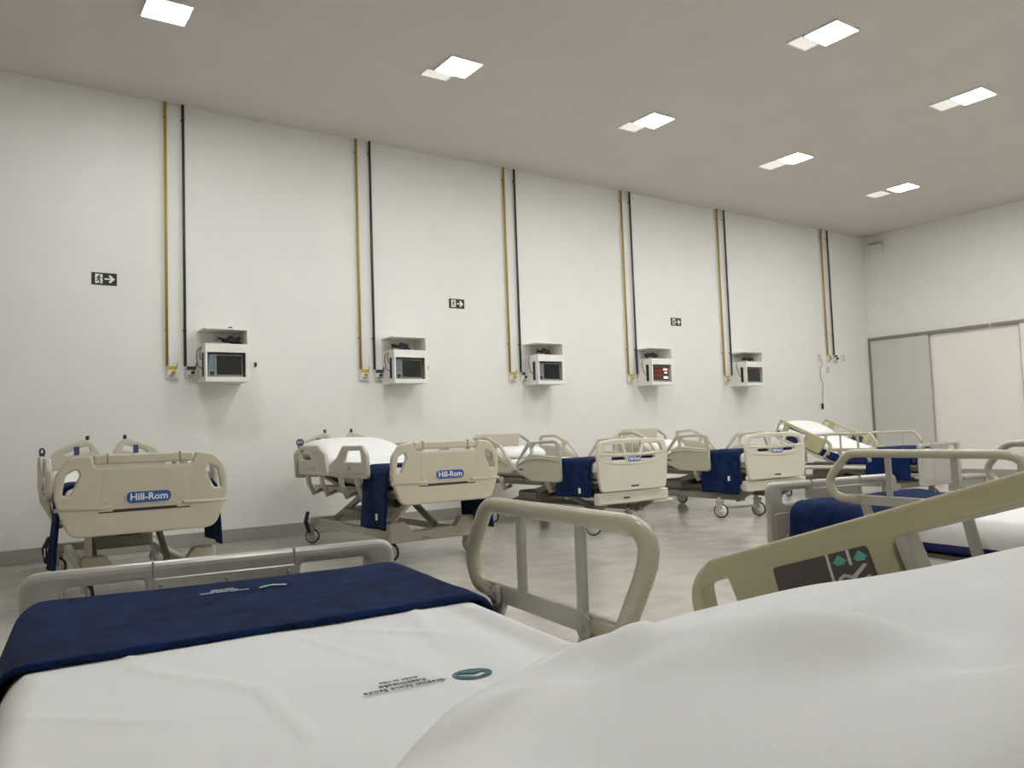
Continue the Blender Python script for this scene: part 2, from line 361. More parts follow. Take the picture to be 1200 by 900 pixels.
def sign(x0, z0, lab):
    W, H = .213, .114
    t = empty('exit_sign', (x0, WALL_Y, z0))
    MB().box((0, -.006, 0), (W, 0, H), .001).build('plate', M_SIGN, t)
    MB().box((.03, -.0075, .014), (.092, -.0055, .1)).build('doorway_symbol', M_SIGNW, t)
    b = MB()
    b.torus((.066, -.0085, .088), (0, 1, 0), .004, .004, 10, 4)
    for p in ([(.063, .078), (.056, .058)], [(.063, .076), (.05, .072), (.042, .06)], [(.063, .074), (.074, .064), (.084, .066)],
              [(.057, .058), (.068, .044), (.066, .03), (.076, .02)], [(.056, .058), (.05, .042), (.036, .036)]):
        b.tube([(a, -.0085, c) for a, c in p], .0045, 6)
    b.build('running_figure_symbol', M_SIGN, t)
    MB().plate([(.108, .05), (.16, .05), (.142, .028), (.156, .018), (.196, .057), (.156, .096), (.142, .086), (.16, .064), (.108, .064)], [], .002, 0, XZ(-.0065)).build('arrow_symbol', M_SIGNW, t)
    tag(t, lab, 'sign', 'exit signs')
sign(.958, 2.492, 'black and white exit sign with running figure and arrow, beside the first pipes')
sign(4.763, 2.503, 'black and white exit sign with arrow between the second and third monitor cabinets')
sign(8.508, 2.474, 'black and white exit sign with arrow above and past the fourth monitor cabinet')

t = empty('emergency_light', (WALL_X, 7.88, 4.1))
MB().box((-.11, -.12, -.1), (0, .12, .06), .012).build('housing', M_PLAST, t)
MB().box((-.12, -.11, .065), (0, .11, .1), .006).build('hood', M_GREY2, t)
MB().box((-.117, -.09, -.08), (-.109, .09, .03), .003).build('lens', M_PLAST, t)
tag(t, 'small pale box mounted high on the far wall near the corner', 'emergency light')

# ---------------------------------------------------------------- soft goods
def sp(x, w=.02):                  # softplus
    y = x/w
    return x if y > 30 else (0.0 if y < -30 else w*math.log1p(math.exp(y)))
def drape(a, half, r):
    s = abs(a)-(half-r); g = 1 if a >= 0 else -1
    if s <= 0: return a, 0.0
    if s < r*math.pi/2:
        q = s/r; return g*(half-r+r*math.sin(q)), -(r-r*math.cos(q))
    return g*half, -r-(s-r*math.pi/2)
def mattress_body(w, y0, y1, t, zt, ramp, r=.045):
    prof = rpoly([(-w, 0, r), (w, 0, r), (w, 1, r), (-w, 1, r)]) if False else None
    ring = []
    def arc(cx, cz, a0):
        return [(cx+r*math.cos(a0+math.pi/2*i/4), cz+r*math.sin(a0+math.pi/2*i/4)) for i in range(5)]
    base = []
    def lerp(a, b, n): return [(a[0]+(b[0]-a[0])*i/n, a[1]+(b[1]-a[1])*i/n) for i in range(1, n)]
    base += arc(-w+r, r, math.pi); base += lerp(base[-1], (w-r, 0), 8)
    base += arc(w-r, r, 1.5*math.pi); base += lerp(base[-1], (w, t-r), 3)
    base += arc(w-r, t-r, 0); base += lerp(base[-1], (-w+r, t), 12)
    base += arc(-w+r, t-r, .5*math.pi); base += lerp(base[-1], (-w, r), 3)
    rows = []; n = int((y1-y0)/.05)
    vs_ = [0, .006, .016, .03, r] + [r+(y1-y0-2*r)*i/n for i in range(1, n)] + [y1-y0-r, y1-y0-.03, y1-y0-.016, y1-y0-.006, y1-y0]
    for v in vs_:
        d = min(v, y1-y0-v); ins = r-math.sqrt(max(0, r*r-(r-d)**2)) if d < r else 0
        row = []
        for x, z in base:
            xx = x*(1-ins/w); zz = t/2+(z-t/2)*(1-2*ins/t)
            row.append((xx, y0+v, zt-t+zz+ramp(x, y0+v)))
        rows.append(row)
    b = MB().grid(rows, closed=True)
    n = len(base); m = len(rows)
    b.f += [tuple(range(n))[::-1], tuple((m-1)*n+k for k in range(n))]; b.sm += [False, False]
    return b
def sheet_mesh(w, y0, y1, zt, drop, ramp, res=.03, out=.006, r=.05, wr=.003, seed=0, extra=None, droph=None, va=None):
    """a sheet laid over the mattress and tucked down every side"""
    W = w+out; A = W-r+r*math.pi/2+drop-r
    ylo, yhi = y0-out, y1+out; yc = (ylo+yhi)/2; hh = (yhi-ylo)/2; B = hh-r+r*math.pi/2+drop-r
    na = int(2*A/res); nb = int(2*B/res); rows = []
    for j in range(nb+1):
        b = -B+2*B*j/nb; row = []
        yb, db = drape(b, hh, r)
        for i in range(na+1):
            a = -A+2*A*i/na
            xa, da = drape(a, W, r)
            dz = min(da, db) if (da > -r or db > -r) else max(da, db)-.0
            x, y = xa, yc+yb
            z = zt+out+ramp(x, y)+dz
            nn = noise.fractal(Vector((a*3+seed, b*3, seed)), 1, 2, 3)
            n2 = noise.noise(Vector((a*2.2+seed*3, b*9, seed*1.7)))
            top = 1.0 if da > -.02 and db > -.02 else 0.0
            z += wr*nn*(1 if top else .4) + (extra(x, y) if extra and top else 0)
            if da < -.04: x += (1 if x > 0 else -1)*(.002+.004*abs(n2) + .004*max(0, n2))
            if db < -.04: y += (-1 if b < 0 else 1)*(.002+.004*abs(n2))
            row.append((x, y, z))
        rows.append(row)
    return MB().grid(rows)
def blanket_mesh(w, v0, v1, zt, t, dl, dr, ramp, seed=0, res=.025, r=.05, skew=0.0, flare=.05, lump=0.0, fdrop=0.0):
    """a folded fleece lying across the bed, hanging dl / dr down the -x / +x side"""
    W = w+.012+t; Al = W-r+r*math.pi/2+dl; Ar = W-r+r*math.pi/2+dr
    n = int((Al+Ar)/res); hv = (v1-v0)/2; vc = (v0+v1)/2; rb = t*.95; Bb = hv-rb+rb*math.pi/2
    m = max(10, int(2*Bb/res)); bs = []
    for j in range(m+1): bs.append(-Bb+2*Bb*j/m)
    bs = sorted(set(bs+[-Bb+rb*.35, -Bb+rb*.7, -Bb+rb*1.1, Bb-rb*.35, Bb-rb*.7, Bb-rb*1.1]))
    if fdrop: bs = [-Bb-fdrop*k/5 for k in range(5, 0, -1)]+bs
    rows = []
    for b in bs:
        yb, db = drape(b, hv, rb); row = []
        for i in range(n+1):
            a = -Al+(Al+Ar)*i/n
            xa, da = drape(a, W, r)
            hang = max(0, -da-r)
            y = vc+yb+skew*a+hang*flare*(yb/hv) + .012*noise.noise(Vector((a*6+seed, b*3, 1)))*min(1, hang*4+.3)
            nz = noise.fractal(Vector((a*4+seed, b*4, seed)), 1, 2, 3)
            fold = math.sin(b*16+seed+2*nz)*.014*min(1, hang*3)
            if hang <= 0 and abs(a) < W:
                k = 1.0
                z = zt+t+ramp(xa, y)+da+db+.004*nz*(1+lump*6)*(1 if db > -.001 else 0)
                x = xa*(1+db/W*.0)
            else:
                z = zt+t+ramp(xa, y)+(min(da, db) if fdrop and b < 0 else da)
                g = 1 if a > 0 else -1
                x = xa+g*(max(db, -.02)+fold*.7+.01*nz*min(1, hang*4)+.002+hang*.08)
            row.append((x, y, z))
        rows.append(row)
    return MB().grid(rows)
def solidify(o, t, off=-1):
    s = o.modifiers.new('thickness', 'SOLIDIFY'); s.thickness = t; s.offset = off; return o
def pillow_mesh(w, l, h, seed=0):
    rows = []; n, m = 26, 18
    for j in range(m+1):
        th = -math.pi/2+math.pi*j/m; row = []
        for i in range(n):
            ph = 2*math.pi*i/n
            se = lambda v, e: (1 if v >= 0 else -1)*abs(v)**e
            cx, cy, cz = se(math.cos(th), .55)*se(math.cos(ph), .45), se(math.cos(th), .55)*se(math.sin(ph), .45), se(math.sin(th), .9)
            pinch = 1-.45*(abs(cx)*abs(cy))**2
            nz = noise.fractal(Vector((cx*2+seed, cy*2, cz)), 1, 2, 3)
            row.append((cx*w/2*(1+.02*nz), cy*l/2*(1+.02*nz), (cz*.5+.5)*h*pinch*(1+.06*nz)))
        rows.append(row)
    return MB().grid(rows, closed=True)

# ---------------------------------------------------------------- bed parts
def caster(bed, x, y, r=.075, rz=0.0, zh=.2):
    """wheel, fork and stem; returns nothing, children of the bed"""
    c, s = math.cos(rz), math.sin(rz)
    Mx = Matrix.Translation((x, y, 0)) @ Matrix.Rotation(rz, 4, 'Z')
    f = MB()
    f.box((-.026, -.02, r*1.05), (-.018, .045, 2*r+.02), .002, Mx); f.box((.018, -.02, r*1.05), (.026, .045, 2*r+.02), .002, Mx)
    f.box((-.03, -.03, 2*r+.01), (.03, .05, 2*r+.04), .006, Mx)
    f.cyl(Mx @ Vector((0, .02, 2*r+.03)), Mx @ Vector((0, .02, max(zh, 2*r+.06))), .02, 12)
    fo = f.build('caster', M_GREY2, bed)
    ax = Vector((c, s, 0)); ct = Vector((x, y, r))
    MB().torus(ct, ax, r-.011, .011, 24, 8).build('tyre', M_RUBBER, fo)
    w = MB().cyl(ct-ax*.013, ct+ax*.013, r-.014, 24); w.cyl(ct-ax*.03, ct+ax*.03, .012, 10)
    w.build('wheel_disc', M_PLAST, fo)
def badge(fb, x, y, z, w, h, ts):
    M = XZ(y); M = Matrix.Translation((x, 0, z)) @ M
    MB().plate(rpoly([(-w/2-.006, -h/2-.006, h/2), (w/2+.006, -h/2-.006, h/2), (w/2+.006, h/2+.006, h/2), (-w/2-.006, h/2+.006, h/2)], 6), [], .003, 0, M).build('badge_rim', M_BEIGE2, fb)
    M2 = Matrix.Translation((0, -.002, 0)) @ M
    MB().plate(rpoly([(-w/2, -h/2, h/2), (w/2, -h/2, h/2), (w/2, h/2, h/2), (-w/2, h/2, h/2)], 6), [], .003, 0, M2).build('maker_badge', M_BLUE, fb)
    M3 = Matrix.Translation((0, -.0045, 0)) @ M
    MB().text('Hill-Rom', ts, M3, .0008, bold=.0012).build('badge_lettering', M_INK, fb)
def lift_base(bed, front, rear, track, deck_z, back_hinge, w, mat_frame, beam=None, xoff=0.0):
    """chassis, lift arms and upper frame"""
    b = MB(); tx = track/2
    for s in (-1, 1):
        b.bar((s*tx*.82+xoff, front, .205), (s*tx*.82+xoff, rear, .205), .05, .06, .006)
    b.bar((-tx+xoff-.03, rear, .215), (tx+xoff+.03, rear, .215), .07, .06, .006)
    b.build('base_frame', mat_frame, bed)
    u = MB(); ux = w-.12
    for s in (-1, 1): u.bar((s*ux, .12, deck_z-.055), (s*ux, 2.02, deck_z-.055), .04, .05, .004)
    for y in (.14, .6, 1.05, 1.5, 2.0): u.bar((-ux, y, deck_z-.06), (ux, y, deck_z-.06), .045, .04, .004)
    u.build('upper_frame', mat_frame, bed)
    for s in (-1, 1):
        MB().bar((s*tx*.6+xoff, front+.15, .23), (s*(tx*.6), front+.78, deck_z-.09), .035, .055, .005).build('lift_arm', M_STEEL, bed)
        MB().bar((s*tx*.45+xoff, rear-.12, .23), (s*(tx*.45), rear-.8, deck_z-.09), .035, .055, .005).build('lift_arm', M_STEEL, bed)
    MB().box((-.09, front+.3, deck_z-.2), (.09, front+.62, deck_z-.085), .02).cyl((.0, front+.55, deck_z-.15), (0, rear-.4, .3), .028, 12).build('lift_motor', M_DARK, bed)
    MB().box((-.2, 1.25, .25), (.22, 1.6, .36), .02).build('control_box', M_STEEL, bed)
def deck(bed, w, deck_z, hinge, slope, L):
    MB().box((-w, .06, deck_z-.03), (w, hinge, deck_z-.004), .006).build('seat_deck', M_STEEL, bed)
    a = math.atan(slope); M = Matrix.Translation((0, hinge+.01, deck_z-.017)) @ Matrix.Rotation(a, 4, 'X')
    MB().box((-w, 0, -.013), (w, (L-hinge)/math.cos(a)-.03, .013), .006, M).build('back_deck', M_STEEL, bed)
def brackets(bed, ys, w, z0, z1, m):
    for s in (-1, 1):
        for y in ys:
            MB().tube([(s*(w-.13), y+.03, z0), (s*(w-.05), y+.02, z0-.03), (s*(w+.005), y, (z0+z1)/2), (s*(w+.012), y, z1)], .018, 8, flat=1.6).build('rail_bracket', m, bed)

# ---- bed with solid, handled foot panel
def make_bed_a(name, loc, rz, slope):
    bed = empty(name, loc, rz)
    out = rpoly([(-.40, .47, .09), (.40, .47, .09), (.455, .62, .04), (.475, .70, .05), (.47, .84, .10), (.40, .93, .06), (.29, .945, .02), (.265, .87, .02), (-.265, .87, .02), (-.29, .945, .02), (-.40, .93, .06), (-.47, .84, .10), (-.475, .70, .05), (-.455, .62, .04)])
    hl = rpoly([(-.435, .715, .025), (-.395, .715, .02), (-.345, .83, .03), (-.36, .865, .02), (-.415, .835, .03)])
    hr = [(-x, z) for x, z in hl][::-1]
    fb = MB().plate(out, [hl, hr], .045, .014, XZ(.0), 2).build('footboard', M_BEIGE, bed)
    MB().box((-.272, -.008, .885), (.272, .03, .945), .012, seg=2).build('grip_bar', M_BEIGE, fb)
    for x in (-.2, .2): MB().box((x-.004, -.012, .888), (x+.004, .032, .948), .001).build('grip_joint', M_STEEL, fb)
    ridge = MB().tube([(-.476, -.016, .635), (-.2, -.026, .635), (-.19, -.022, .645)], .011, 8); ridge.tube([(.476, -.016, .635), (.22, -.026, .635), (.21, -.022, .645)], .011, 8)
    ridge.build('moulded_ridge', M_BEIGE, fb)
    MB().box((-.25, -.026, .604), (.25, -.018, .622), .002).build('chart_slot', M_DARK, fb)
    for x in (-.215, .215): MB().box((x-.04, -.03, .611), (x+.04, -.018, .624), .003).build('slot_catch', M_BEIGE, fb)
    MB().plate(rpoly([(-.24, .66, .02), (.24, .66, .02), (.22, .855, .02), (-.22, .855, .02)]), [], .006, .002, XZ(-.021)).build('raised_field', M_BEIGE, fb)
    badge(fb, .02, -.026, .685, .245, .066, .058)
    # head panel with two loop handles
    ho = rpoly([(-.45, .62, .03), (.45, .62, .03), (.46, .86, .06), (.36, .98, .06), (.12, 1.07, .08), (.045, .93, .02), (-.045, .93, .02), (-.12, 1.07, .08), (-.36, .98, .06), (-.46, .86, .06)])
    h1 = rpoly([(.11, .955, .02), (.29, .925, .02), (.31, .945, .02), (.14, 1.005, .02)]); h2 = [(-x, z) for x, z in h1][::-1]
    hb = MB().plate(ho, [h1, h2], .04, .012, XZ(2.2), 2).build('headboard', M_RAILA, bed)
    for s in (-1, 1):
        MB().box((s*.22-.02, 2.16, .93), (s*.22+.02, 2.178, 1.0), .006).build('handle_latch', M_BLUEKNOB, hb)
        MB().cyl((s*.14, 2.2, 1.05), (s*.14, 2.2, 1.085), .014, 10).build('knob', M_DARK, hb)
    ro = rpoly([(1.22, .665, .03), (1.95, .665, .03), (1.96, .86, .05), (1.93, .93, .06), (1.45, .935, .06), (1.28, .86, .06)])
    rh = rpoly([(1.62, .80, .02), (1.90, .80, .02), (1.89, .89, .03), (1.64, .895, .03)])
    fo = rpoly([(.36, .665, .04), (1.19, .665, .03), (1.19, .76, .04), (1.0, .83, .05), (.87, .93, .05), (.47, .93, .06), (.39, .86, .06)])
    fh = rpoly([(.48, .795, .02), (.86, .795, .02), (.80, .885, .03), (.50, .89, .03)])
    for s in (-1, 1):
        r1 = MB().plate(ro, [rh], .035, .012, YZ(s*.485), 2).build('head_side_rail', M_RAILA, bed)
        MB().box((s*.486-.022, 1.5, .71), (s*.486+.022, 1.75, .745), .003).build('rail_label', M_GREY, r1)
        MB().box((s*.486-.021, 1.42, .84), (s*.486+.021, 1.58, .9), .003).build('keypad', M_GREY, r1)
        r2 = MB().plate(fo, [fh], .035, .012, YZ(s*.485), 2).build('foot_side_rail', M_RAILA, bed)
        MB().tube([(s*.505, .42, .71), (s*.507, .8, .705), (s*.505, 1.16, .71)], .005, 6).build('moulded_ridge', M_RAILA, r2)
        MB().cyl((s*.505-.006, .72, .745), (s*.505+.006, .72, .745), .022, 14).build('angle_dial', M_GREY, r2)
        if s < 0:
            k = MB()
            for dx in (-.028, .028): k.torus((s*.47, 1.985+dx, .965), (1, .6, 0), .028, .007, 14, 6)
            k.torus((s*.47, 1.985, .93), (1, .6, 0), .022, .007, 14, 6)
            k.build('cable_holder', M_BLUEKNOB, r1)
    brackets(bed, (.6, .95, 1.4, 1.75), .47, .52, .67, M_RAILA)
    deck(bed, .42, .585, 1.1, slope, 2.15)
    lift_base(bed, .45, 2.0, .72, .585, 1.1, .43, M_FRAME)
    b = MB(); b.plate(rpoly([(-.30, .14, .02), (.47, .14, .02), (.49, .31, .03), (.35, .31, .03), (.29, .225, .03), (-.12, .225, .03), (-.18, .31, .03), (-.32, .31, .03)]), [], .09, .012, XZ(.42)).build('front_beam', M_FRAME, bed)
    MB().box((-.03, .37, .16), (.03, .378, .165), .001).build('beam_mark', M_DARK, bed)
    for x in (-.27, .44):
        caster(bed, x, .43, .07, .35, .2)
    for x in (-.36, .36): caster(bed, x, 2.0, .07, 1.0, .24)
    MB().tube([(-.42, 1.95, .3), (-.46, 1.9, .22), (-.44, 1.86, .12)], .02, 8).build('brake_pedal', M_BLACK, bed)
    MB().bar((-.3, .04, .51), (.3, .04, .51), .05, .05).build('foot_crossbar', M_FRAME, bed)
    MB().bar((-.30, .04, .50), (-.26, .5, .28), .04, .05).build('foot_strut', M_FRAME, bed)
    return bed
# ---- bed with cut-out foot panel
def make_bed_h(name, loc, rz, wheels):
    bed = empty(name, loc, rz)
    out = rpoly([(-.42, .405, .04), (.42, .405, .04), (.445, .50, .03), (.465, .75, .05), (.44, .875, .07), (.2, .895, .05), (-.2, .895, .05), (-.44, .875, .07), (-.465, .75, .05), (-.445, .50, .03)])
    w1 = rpoly([(-.40, .765, .015), (-.125, .755, .01), (-.16, .845, .02), (-.36, .838, .03)])
    w2 = rpoly([(-.085, .757, .01), (.085, .757, .01), (.115, .848, .015), (-.115, .848, .015)])
    w3 = [(-x, z) for x, z in w1][::-1]
    s1 = rpoly([(-.285, .70, .01), (-.105, .69, .01), (-.095, .715, .01), (-.125, .728, .01), (-.285, .725, .01)])
    s2 = [(-x, z) for x, z in s1][::-1]
    fb = MB().plate(out, [w1, w2, w3, s1, s2], .04, .012, XZ(0), 2).build('footboard', M_BEIGE2, bed)
    MB().tube([(-.43, -.02, .752), (-.2, -.024, .742), (.2, -.024, .742), (.43, -.02, .752)], .006, 6).tube([(-.38, -.018, .672), (-.1, -.022, .655), (.1, -.022, .655), (.38, -.018, .672)], .005, 6).build('moulded_ridge', M_BEIGE2, fb)
    badge(fb, 0, -.022, .702, .165, .046, .040)
    MB().box((-.05, -.024, .44), (.05, -.017, .455), .003).build('pull_recess', M_DARK, fb)
    hb = MB().plate(rpoly([(-.45, .45, .03), (.45, .45, .03), (.46, .88, .06), (.30, .985, .04), (-.30, .985, .04), (-.46, .88, .06)]),
                    [rpoly([(.27, .83, .02), (.42, .79, .02), (.42, .87, .02), (.29, .95, .02)]), rpoly([(-.42, .79, .02), (-.27, .83, .02), (-.29, .95, .02), (-.42, .87, .02)])], .04, .012, XZ(2.2), 2).build('headboard', M_RAILA, bed)
    fo = rpoly([(.48, .49, .05), (.95, .49, .08), (1.2, .58, .06), (1.22, .66, .05), (1.0, .89, .09), (.58, .905, .05), (.49, .885, .05)])
    fh1 = rpoly([(.53, .74, .015), (.92, .765, .015), (.93, .83, .03), (.88, .868, .03), (.56, .872, .03)])
    fh2 = rpoly([(.96, .775, .01), (1.14, .68, .02), (1.15, .70, .02), (1.0, .835, .03), (.965, .84, .02)])
    ho = rpoly([(1.30, .56, .05), (2.02, .56, .04), (2.05, .75, .05), (2.04, .945, .06), (1.75, .955, .08), (1.5, .87, .08), (1.27, .66, .05)])
    hh1 = rpoly([(1.62, .80, .015), (2.005, .83, .015), (2.0, .915, .03), (1.76, .92, .05), (1.62, .87, .03)])
    hh2 = rpoly([(1.35, .68, .02), (1.58, .79, .01), (1.575, .845, .02), (1.5, .83, .04)])
    for s in (-1, 1):
        r1 = MB().plate(fo, [fh1, fh2], .035, .012, YZ(s*.485), 2).build('foot_side_rail', M_RAILA, bed)
        MB().tube([(s*.503, .50, .70), (s*.507, .75, .722), (s*.507, 1.0, .71), (s*.503, 1.17, .645)], .007, 6).build('moulded_ridge', M_RAILA, r1)
        MB().box((s*.5-.006, 1.08, .6), (s*.5+.006, 1.14, .615), .002).build('rail_label', M_DARK, r1)
        r2 = MB().plate(ho, [hh1, hh2], .035, .012, YZ(s*.485), 2).build('head_side_rail', M_RAILA, bed)
        MB().tube([(s*.503, 1.33, .64), (s*.507, 1.6, .745), (s*.507, 2.02, .775)], .007, 6).build('moulded_ridge', M_RAILA, r2)
    brackets(bed, (.72, 1.5, 1.85), .47, .42, .52, M_RAILA)
    deck(bed, .42, .515, 1.2, 0.0, 2.12)
    lift_base(bed, .2, 1.85, .72, .515, 1.2, .43, M_STEEL)
    MB().box((-.43, .02, .285), (.50, .1, .395), .012).build('front_beam', M_BEIGE2, bed)
    MB().box((-.12, .012, .33), (-.04, .022, .345), .004).build('beam_handle', M_DARK, bed)
    MB().box((.30, .03, .26), (.58, .1, .285), .01).build('foot_step', M_BEIGE2, bed)
    MB().box((-.3, .03, .395), (-.22, .08, .42), .006).box((.22, .03, .395), (.30, .08, .42), .006).build('panel_mount', M_BEIGE2, bed)
    for x in (-.33, .33): MB().bar((x, .06, .30), (x*.9, .3, .19), .05, .07).build('foot_strut', M_STEEL, bed)
    (xa, ya), (xb, yb) = wheels
    MB().bar((xa-.02, ya, .11), (xb+.03, yb, .11), .02, .025).build('axle_bar', M_GREY2, bed)
    caster(bed, xa, ya, .078, .5, .22); caster(bed, xb, yb, .078, .4, .22)
    caster(bed, -.36, 1.85, .078, .3, .24); caster(bed, .36, 1.85, .078, .3, .24)
    return bed
# ---- bed with tubular swing rails
def make_bed_t(name, loc, rz, slope, hinge, dz=0.0, ru=.5, st=1.0):
    bed = empty(name, loc, rz)
    fb_o = rpoly([(-.465, .20, .03), (.465, .20, .03), (.465, .695, .05), (-.465, .695, .05)])
    sl = rpoly([(-.375, .595, .012), (-.195, .595, .012), (-.195, .652, .012), (-.375, .652, .012)]); sr = [(-x, z) for x, z in sl][::-1]
    def board(y, g, nm):
        fb = MB().plate(fb_o, [sl, sr], .045, .018, XZ(y), 2).build(nm, M_GREY, bed)
        for yy, s in ((y-.024, -1), (y+.024, 1)):
            MB().box((-.175, yy-.004, .24), (.175, yy+.004, .655), .003).build('centre_panel', M_GREY, fb)
            for x in (-.158, 0, .158): MB().cyl((x, yy-.006, .637), (x, yy+.006, .637), .006, 10).build('screw', M_STEEL, fb)
            for q in (-1, 1):
                MB().plate(rpoly([(q*.19, .27, .02), (q*.44, .27, .02), (q*.44, .545, .02), (q*.19, .545, .02)] if q > 0 else [(-.44, .27, .02), (-.19, .27, .02), (-.19, .545, .02), (-.44, .545, .02)]), [], .008, .003, XZ(yy)).build('lower_panel', M_GREY, fb)
        for x in (-.176, .176): MB().box((x-.002, y-.0235, .655), (x+.002, y+.0235, .697), .001).build('cap_joint', M_STEEL, fb)
        return fb
    board(0, 1, 'footboard'); board(2.17, -1, 'headboard')
    for s in (-1, 1):
        X = s*ru; fv = lambda v: .465+(v-.465)*st
        path = rpoly([(.60, .633, .03), (.50, .633, .06), (.465, .705, .06), (.56, .826, .07), (1.20, .826, .09), (1.08, .633, .03), (1.0, .633, .0)], 6)[0:]
        r = MB().tube([(X, fv(a), b+dz) for a, b in path], .018, 10, up=(1, 0, 0)).build('foot_side_rail', M_TUBE, bed)
        MB().box((X-.009, fv(.56), .612+dz), (X+.009, fv(1.07), .652+dz), .003).build('lower_bar', M_GREY2, r)
        for y in (fv(.72), fv(.955)): MB().box((X-.007, y-.013, .645+dz), (X+.007, y+.013, .818+dz), .003).build('post', M_GREY2, r)
        for y in (fv(.62), fv(.98)):
            MB().bar((X, y, .62+dz), (s*.43, y-.03, .40), .05, .014, up=(1, 0, 0)).build('swing_arm', M_GREY2, r)
            MB().cyl((X-s*.010, y, .628+dz), (X-s*.020, y, .628+dz), .022, 16).cyl((X-s*.02, y, .628+dz), (X-s*.025, y, .628+dz), .010, 12).build('pivot_boss', M_GREY2, r)
        # head rail, in a frame that leans with the back section
        a = math.atan(slope)
        px, pz = hinge
        Mr = Matrix.Translation((X, px, pz)) @ Matrix.Rotation(a, 4, 'X')
        def T(q): return Mr @ Vector(q)
        pth = rpoly([(.30, -.245, 0), (.02, -.245, .05), (-.035, -.05, .05), (-.005, -.016, .05), (.78, -.018, .07), (.79, -.245, .05), (.36, -.245, 0)], 6)
        h = MB().tube([T((0, b, c)) for b, c in pth], .0145, 10, closed=True, up=(1, 0, 0)).build('head_side_rail', M_TUBE, bed)
        MY = Mr @ YZ(0)
        MB().plate(rpoly([(-.042, -.17, .004), (-.018, -.17, .004), (-.008, -.026, .018), (.052, -.024, .018), (.078, -.17, .01), (.10, -.21, .02), (.345, -.21, .01), (.328, -.030, .02), (.78, -.028, .01), (.78, .001, .01), (.02, .001, .03), (-.036, -.035, .03)]), [], .03, .005, MY, 2).build('tan_panel', M_TAN, h)
        MB().plate([(.350, -.23), (.370, -.23), (.352, -.028), (.334, -.028)], [], .024, .003, MY).build('panel_strut', M_GREY2, h)
        MB().plate(rpoly([(.62, -.22, .01), (.70, -.22, .01), (.70, -.02, .01), (.62, -.02, .01)]), [], .026, .006, MY).build('head_grip_panel', M_TAN, h)
        xi = -s*.0155
        def face(pts, nm, m, lift=0.0): return MB().plate(pts, [], .002, 0, Matrix.Translation((-s*lift, 0, 0)) @ Mr @ YZ(xi)).build(nm, m, h)
        face(rpoly([(.146, -.165, .006), (.308, -.165, .006), (.300, -.032, .006), (.146, -.032, .006)]), 'control_panel', M_PANEL)
        face([(.238, -.165), (.242, -.165), (.242, -.032), (.238, -.032)], 'divider_line', M_LINE, .001)
        face([(.270, -.050), (.274, -.050), (.274, -.032), (.270, -.032)], 'divider_line', M_LINE, .001)
        for x in (.257, .288):
            face([(x-.0115, -.0445), (x+.0115, -.0445), (x, -.0355)], 'arrow_symbol', M_TEAL, .001)
            face([(x-.007, -.0475), (x+.007, -.0475), (x+.007, -.0442), (x-.007, -.0442)], 'arrow_symbol', M_TEAL, .001)
        face([(.247, -.063), (.258, -.058), (.270, -.062), (.290, -.051), (.295, -.053), (.272, -.067), (.258, -.062), (.249, -.066)], 'bed_symbol', M_LINE, .001)
        face([(.247, -.070), (.268, -.072), (.295, -.064), (.295, -.067), (.269, -.076), (.247, -.073)], 'bed_symbol', M_LINE, .001)
        MB().bar(T((0, .3, -.245)), T((-s*.07, .28, -.40)), .05, .014, up=(1, 0, 0)).build('swing_arm', M_GREY2, h)
    return bed
def base_t(bed, slope, hinge_y):
    deck(bed, .42, .45, hinge_y, slope, 2.1)
    lift_base(bed, .3, 1.85, .76, .45, 1.0, .43, M_GREY2)
    MB().bar((-.41, .3, .2), (.41, .3, .2), .07, .07, .006).build('front_beam', M_GREY2, bed)
    for s in (-1, 1): MB().bar((s*.30, .024, .40), (s*.30, .3, .40), .04, .05).build('board_mount', M_GREY2, bed)
    for x in (-.37, .37):
        caster(bed, x, .3, .065, .4, .2); caster(bed, x, 1.85, .065, -.3, .22)
    for s in (-1, 1): MB().bar((s*.44, .15, .415), (s*.44, 2.0, .415), .02, .035).build('side_rail_track', M_WHITE, bed)

def place(o, loc, rz): o.location = loc; o.rotation_euler = (0, 0, rz); return o
def label_mattress(o, lab): return tag(o, lab, 'mattress', 'bed mattresses')

def ramp_of(h, s): return lambda x, y: s*sp(y-h, .04)
flat = lambda x, y: 0.0

# ---- beds one and two (solid foot panels) ----
for i, (loc, rz) in enumerate((((.895, 5.20, 0), R(-2.2)), ((3.09, 5.40, 0), R(-.5)))):
    sl = (.06, .19)[i]
    nm = ['first', 'second'][i]
    bed = make_bed_a('hospital_bed', loc, rz, sl)
    tag(bed, ['beige hospital bed nearest the first exit sign, solid foot panel with blue oval badge',
              'beige hospital bed under the second monitor cabinet, solid foot panel, exposed lift arms'][i], 'bed', 'hospital beds along the pipe wall')
    rp = ramp_of(1.1, sl) if i == 0 else (lambda x, y: .20*sp(y-1.1, .05)+.085*(.5+.5*math.tanh((y-1.52)/.07))*(.5-.5*math.tanh((y-2.02)/.06))*(1-abs(x/.47)**4))
    m = place(mattress_body(.41, .06, 2.12, .15, .745, rp).build('mattress', M_MATT), loc, rz)
    label_mattress(m, f'grey mattress under a white sheet on the {nm} bed along the pipe wall')
    sheet_mesh(.41, .06, 2.12, .745, .10, rp, .03, seed=3+i, wr=.006).build('fitted_sheet', M_SHEET, m)
    b = place(blanket_mesh(.42, .12, .56, .755, .02, [.42, .40][i], [.34, .46][i], flat, seed=i*5+1, r=.09).build('blanket', M_NAVY), loc, rz)
    solidify(b, .014)
    MB().box((-.515, .17, .36), (-.510, .20, .41), .001).build('care_tag', M_WHITE, b)
    tag(b, f'navy fleece blanket hanging over both sides of the {nm} bed along the pipe wall', 'blanket', 'navy blankets')
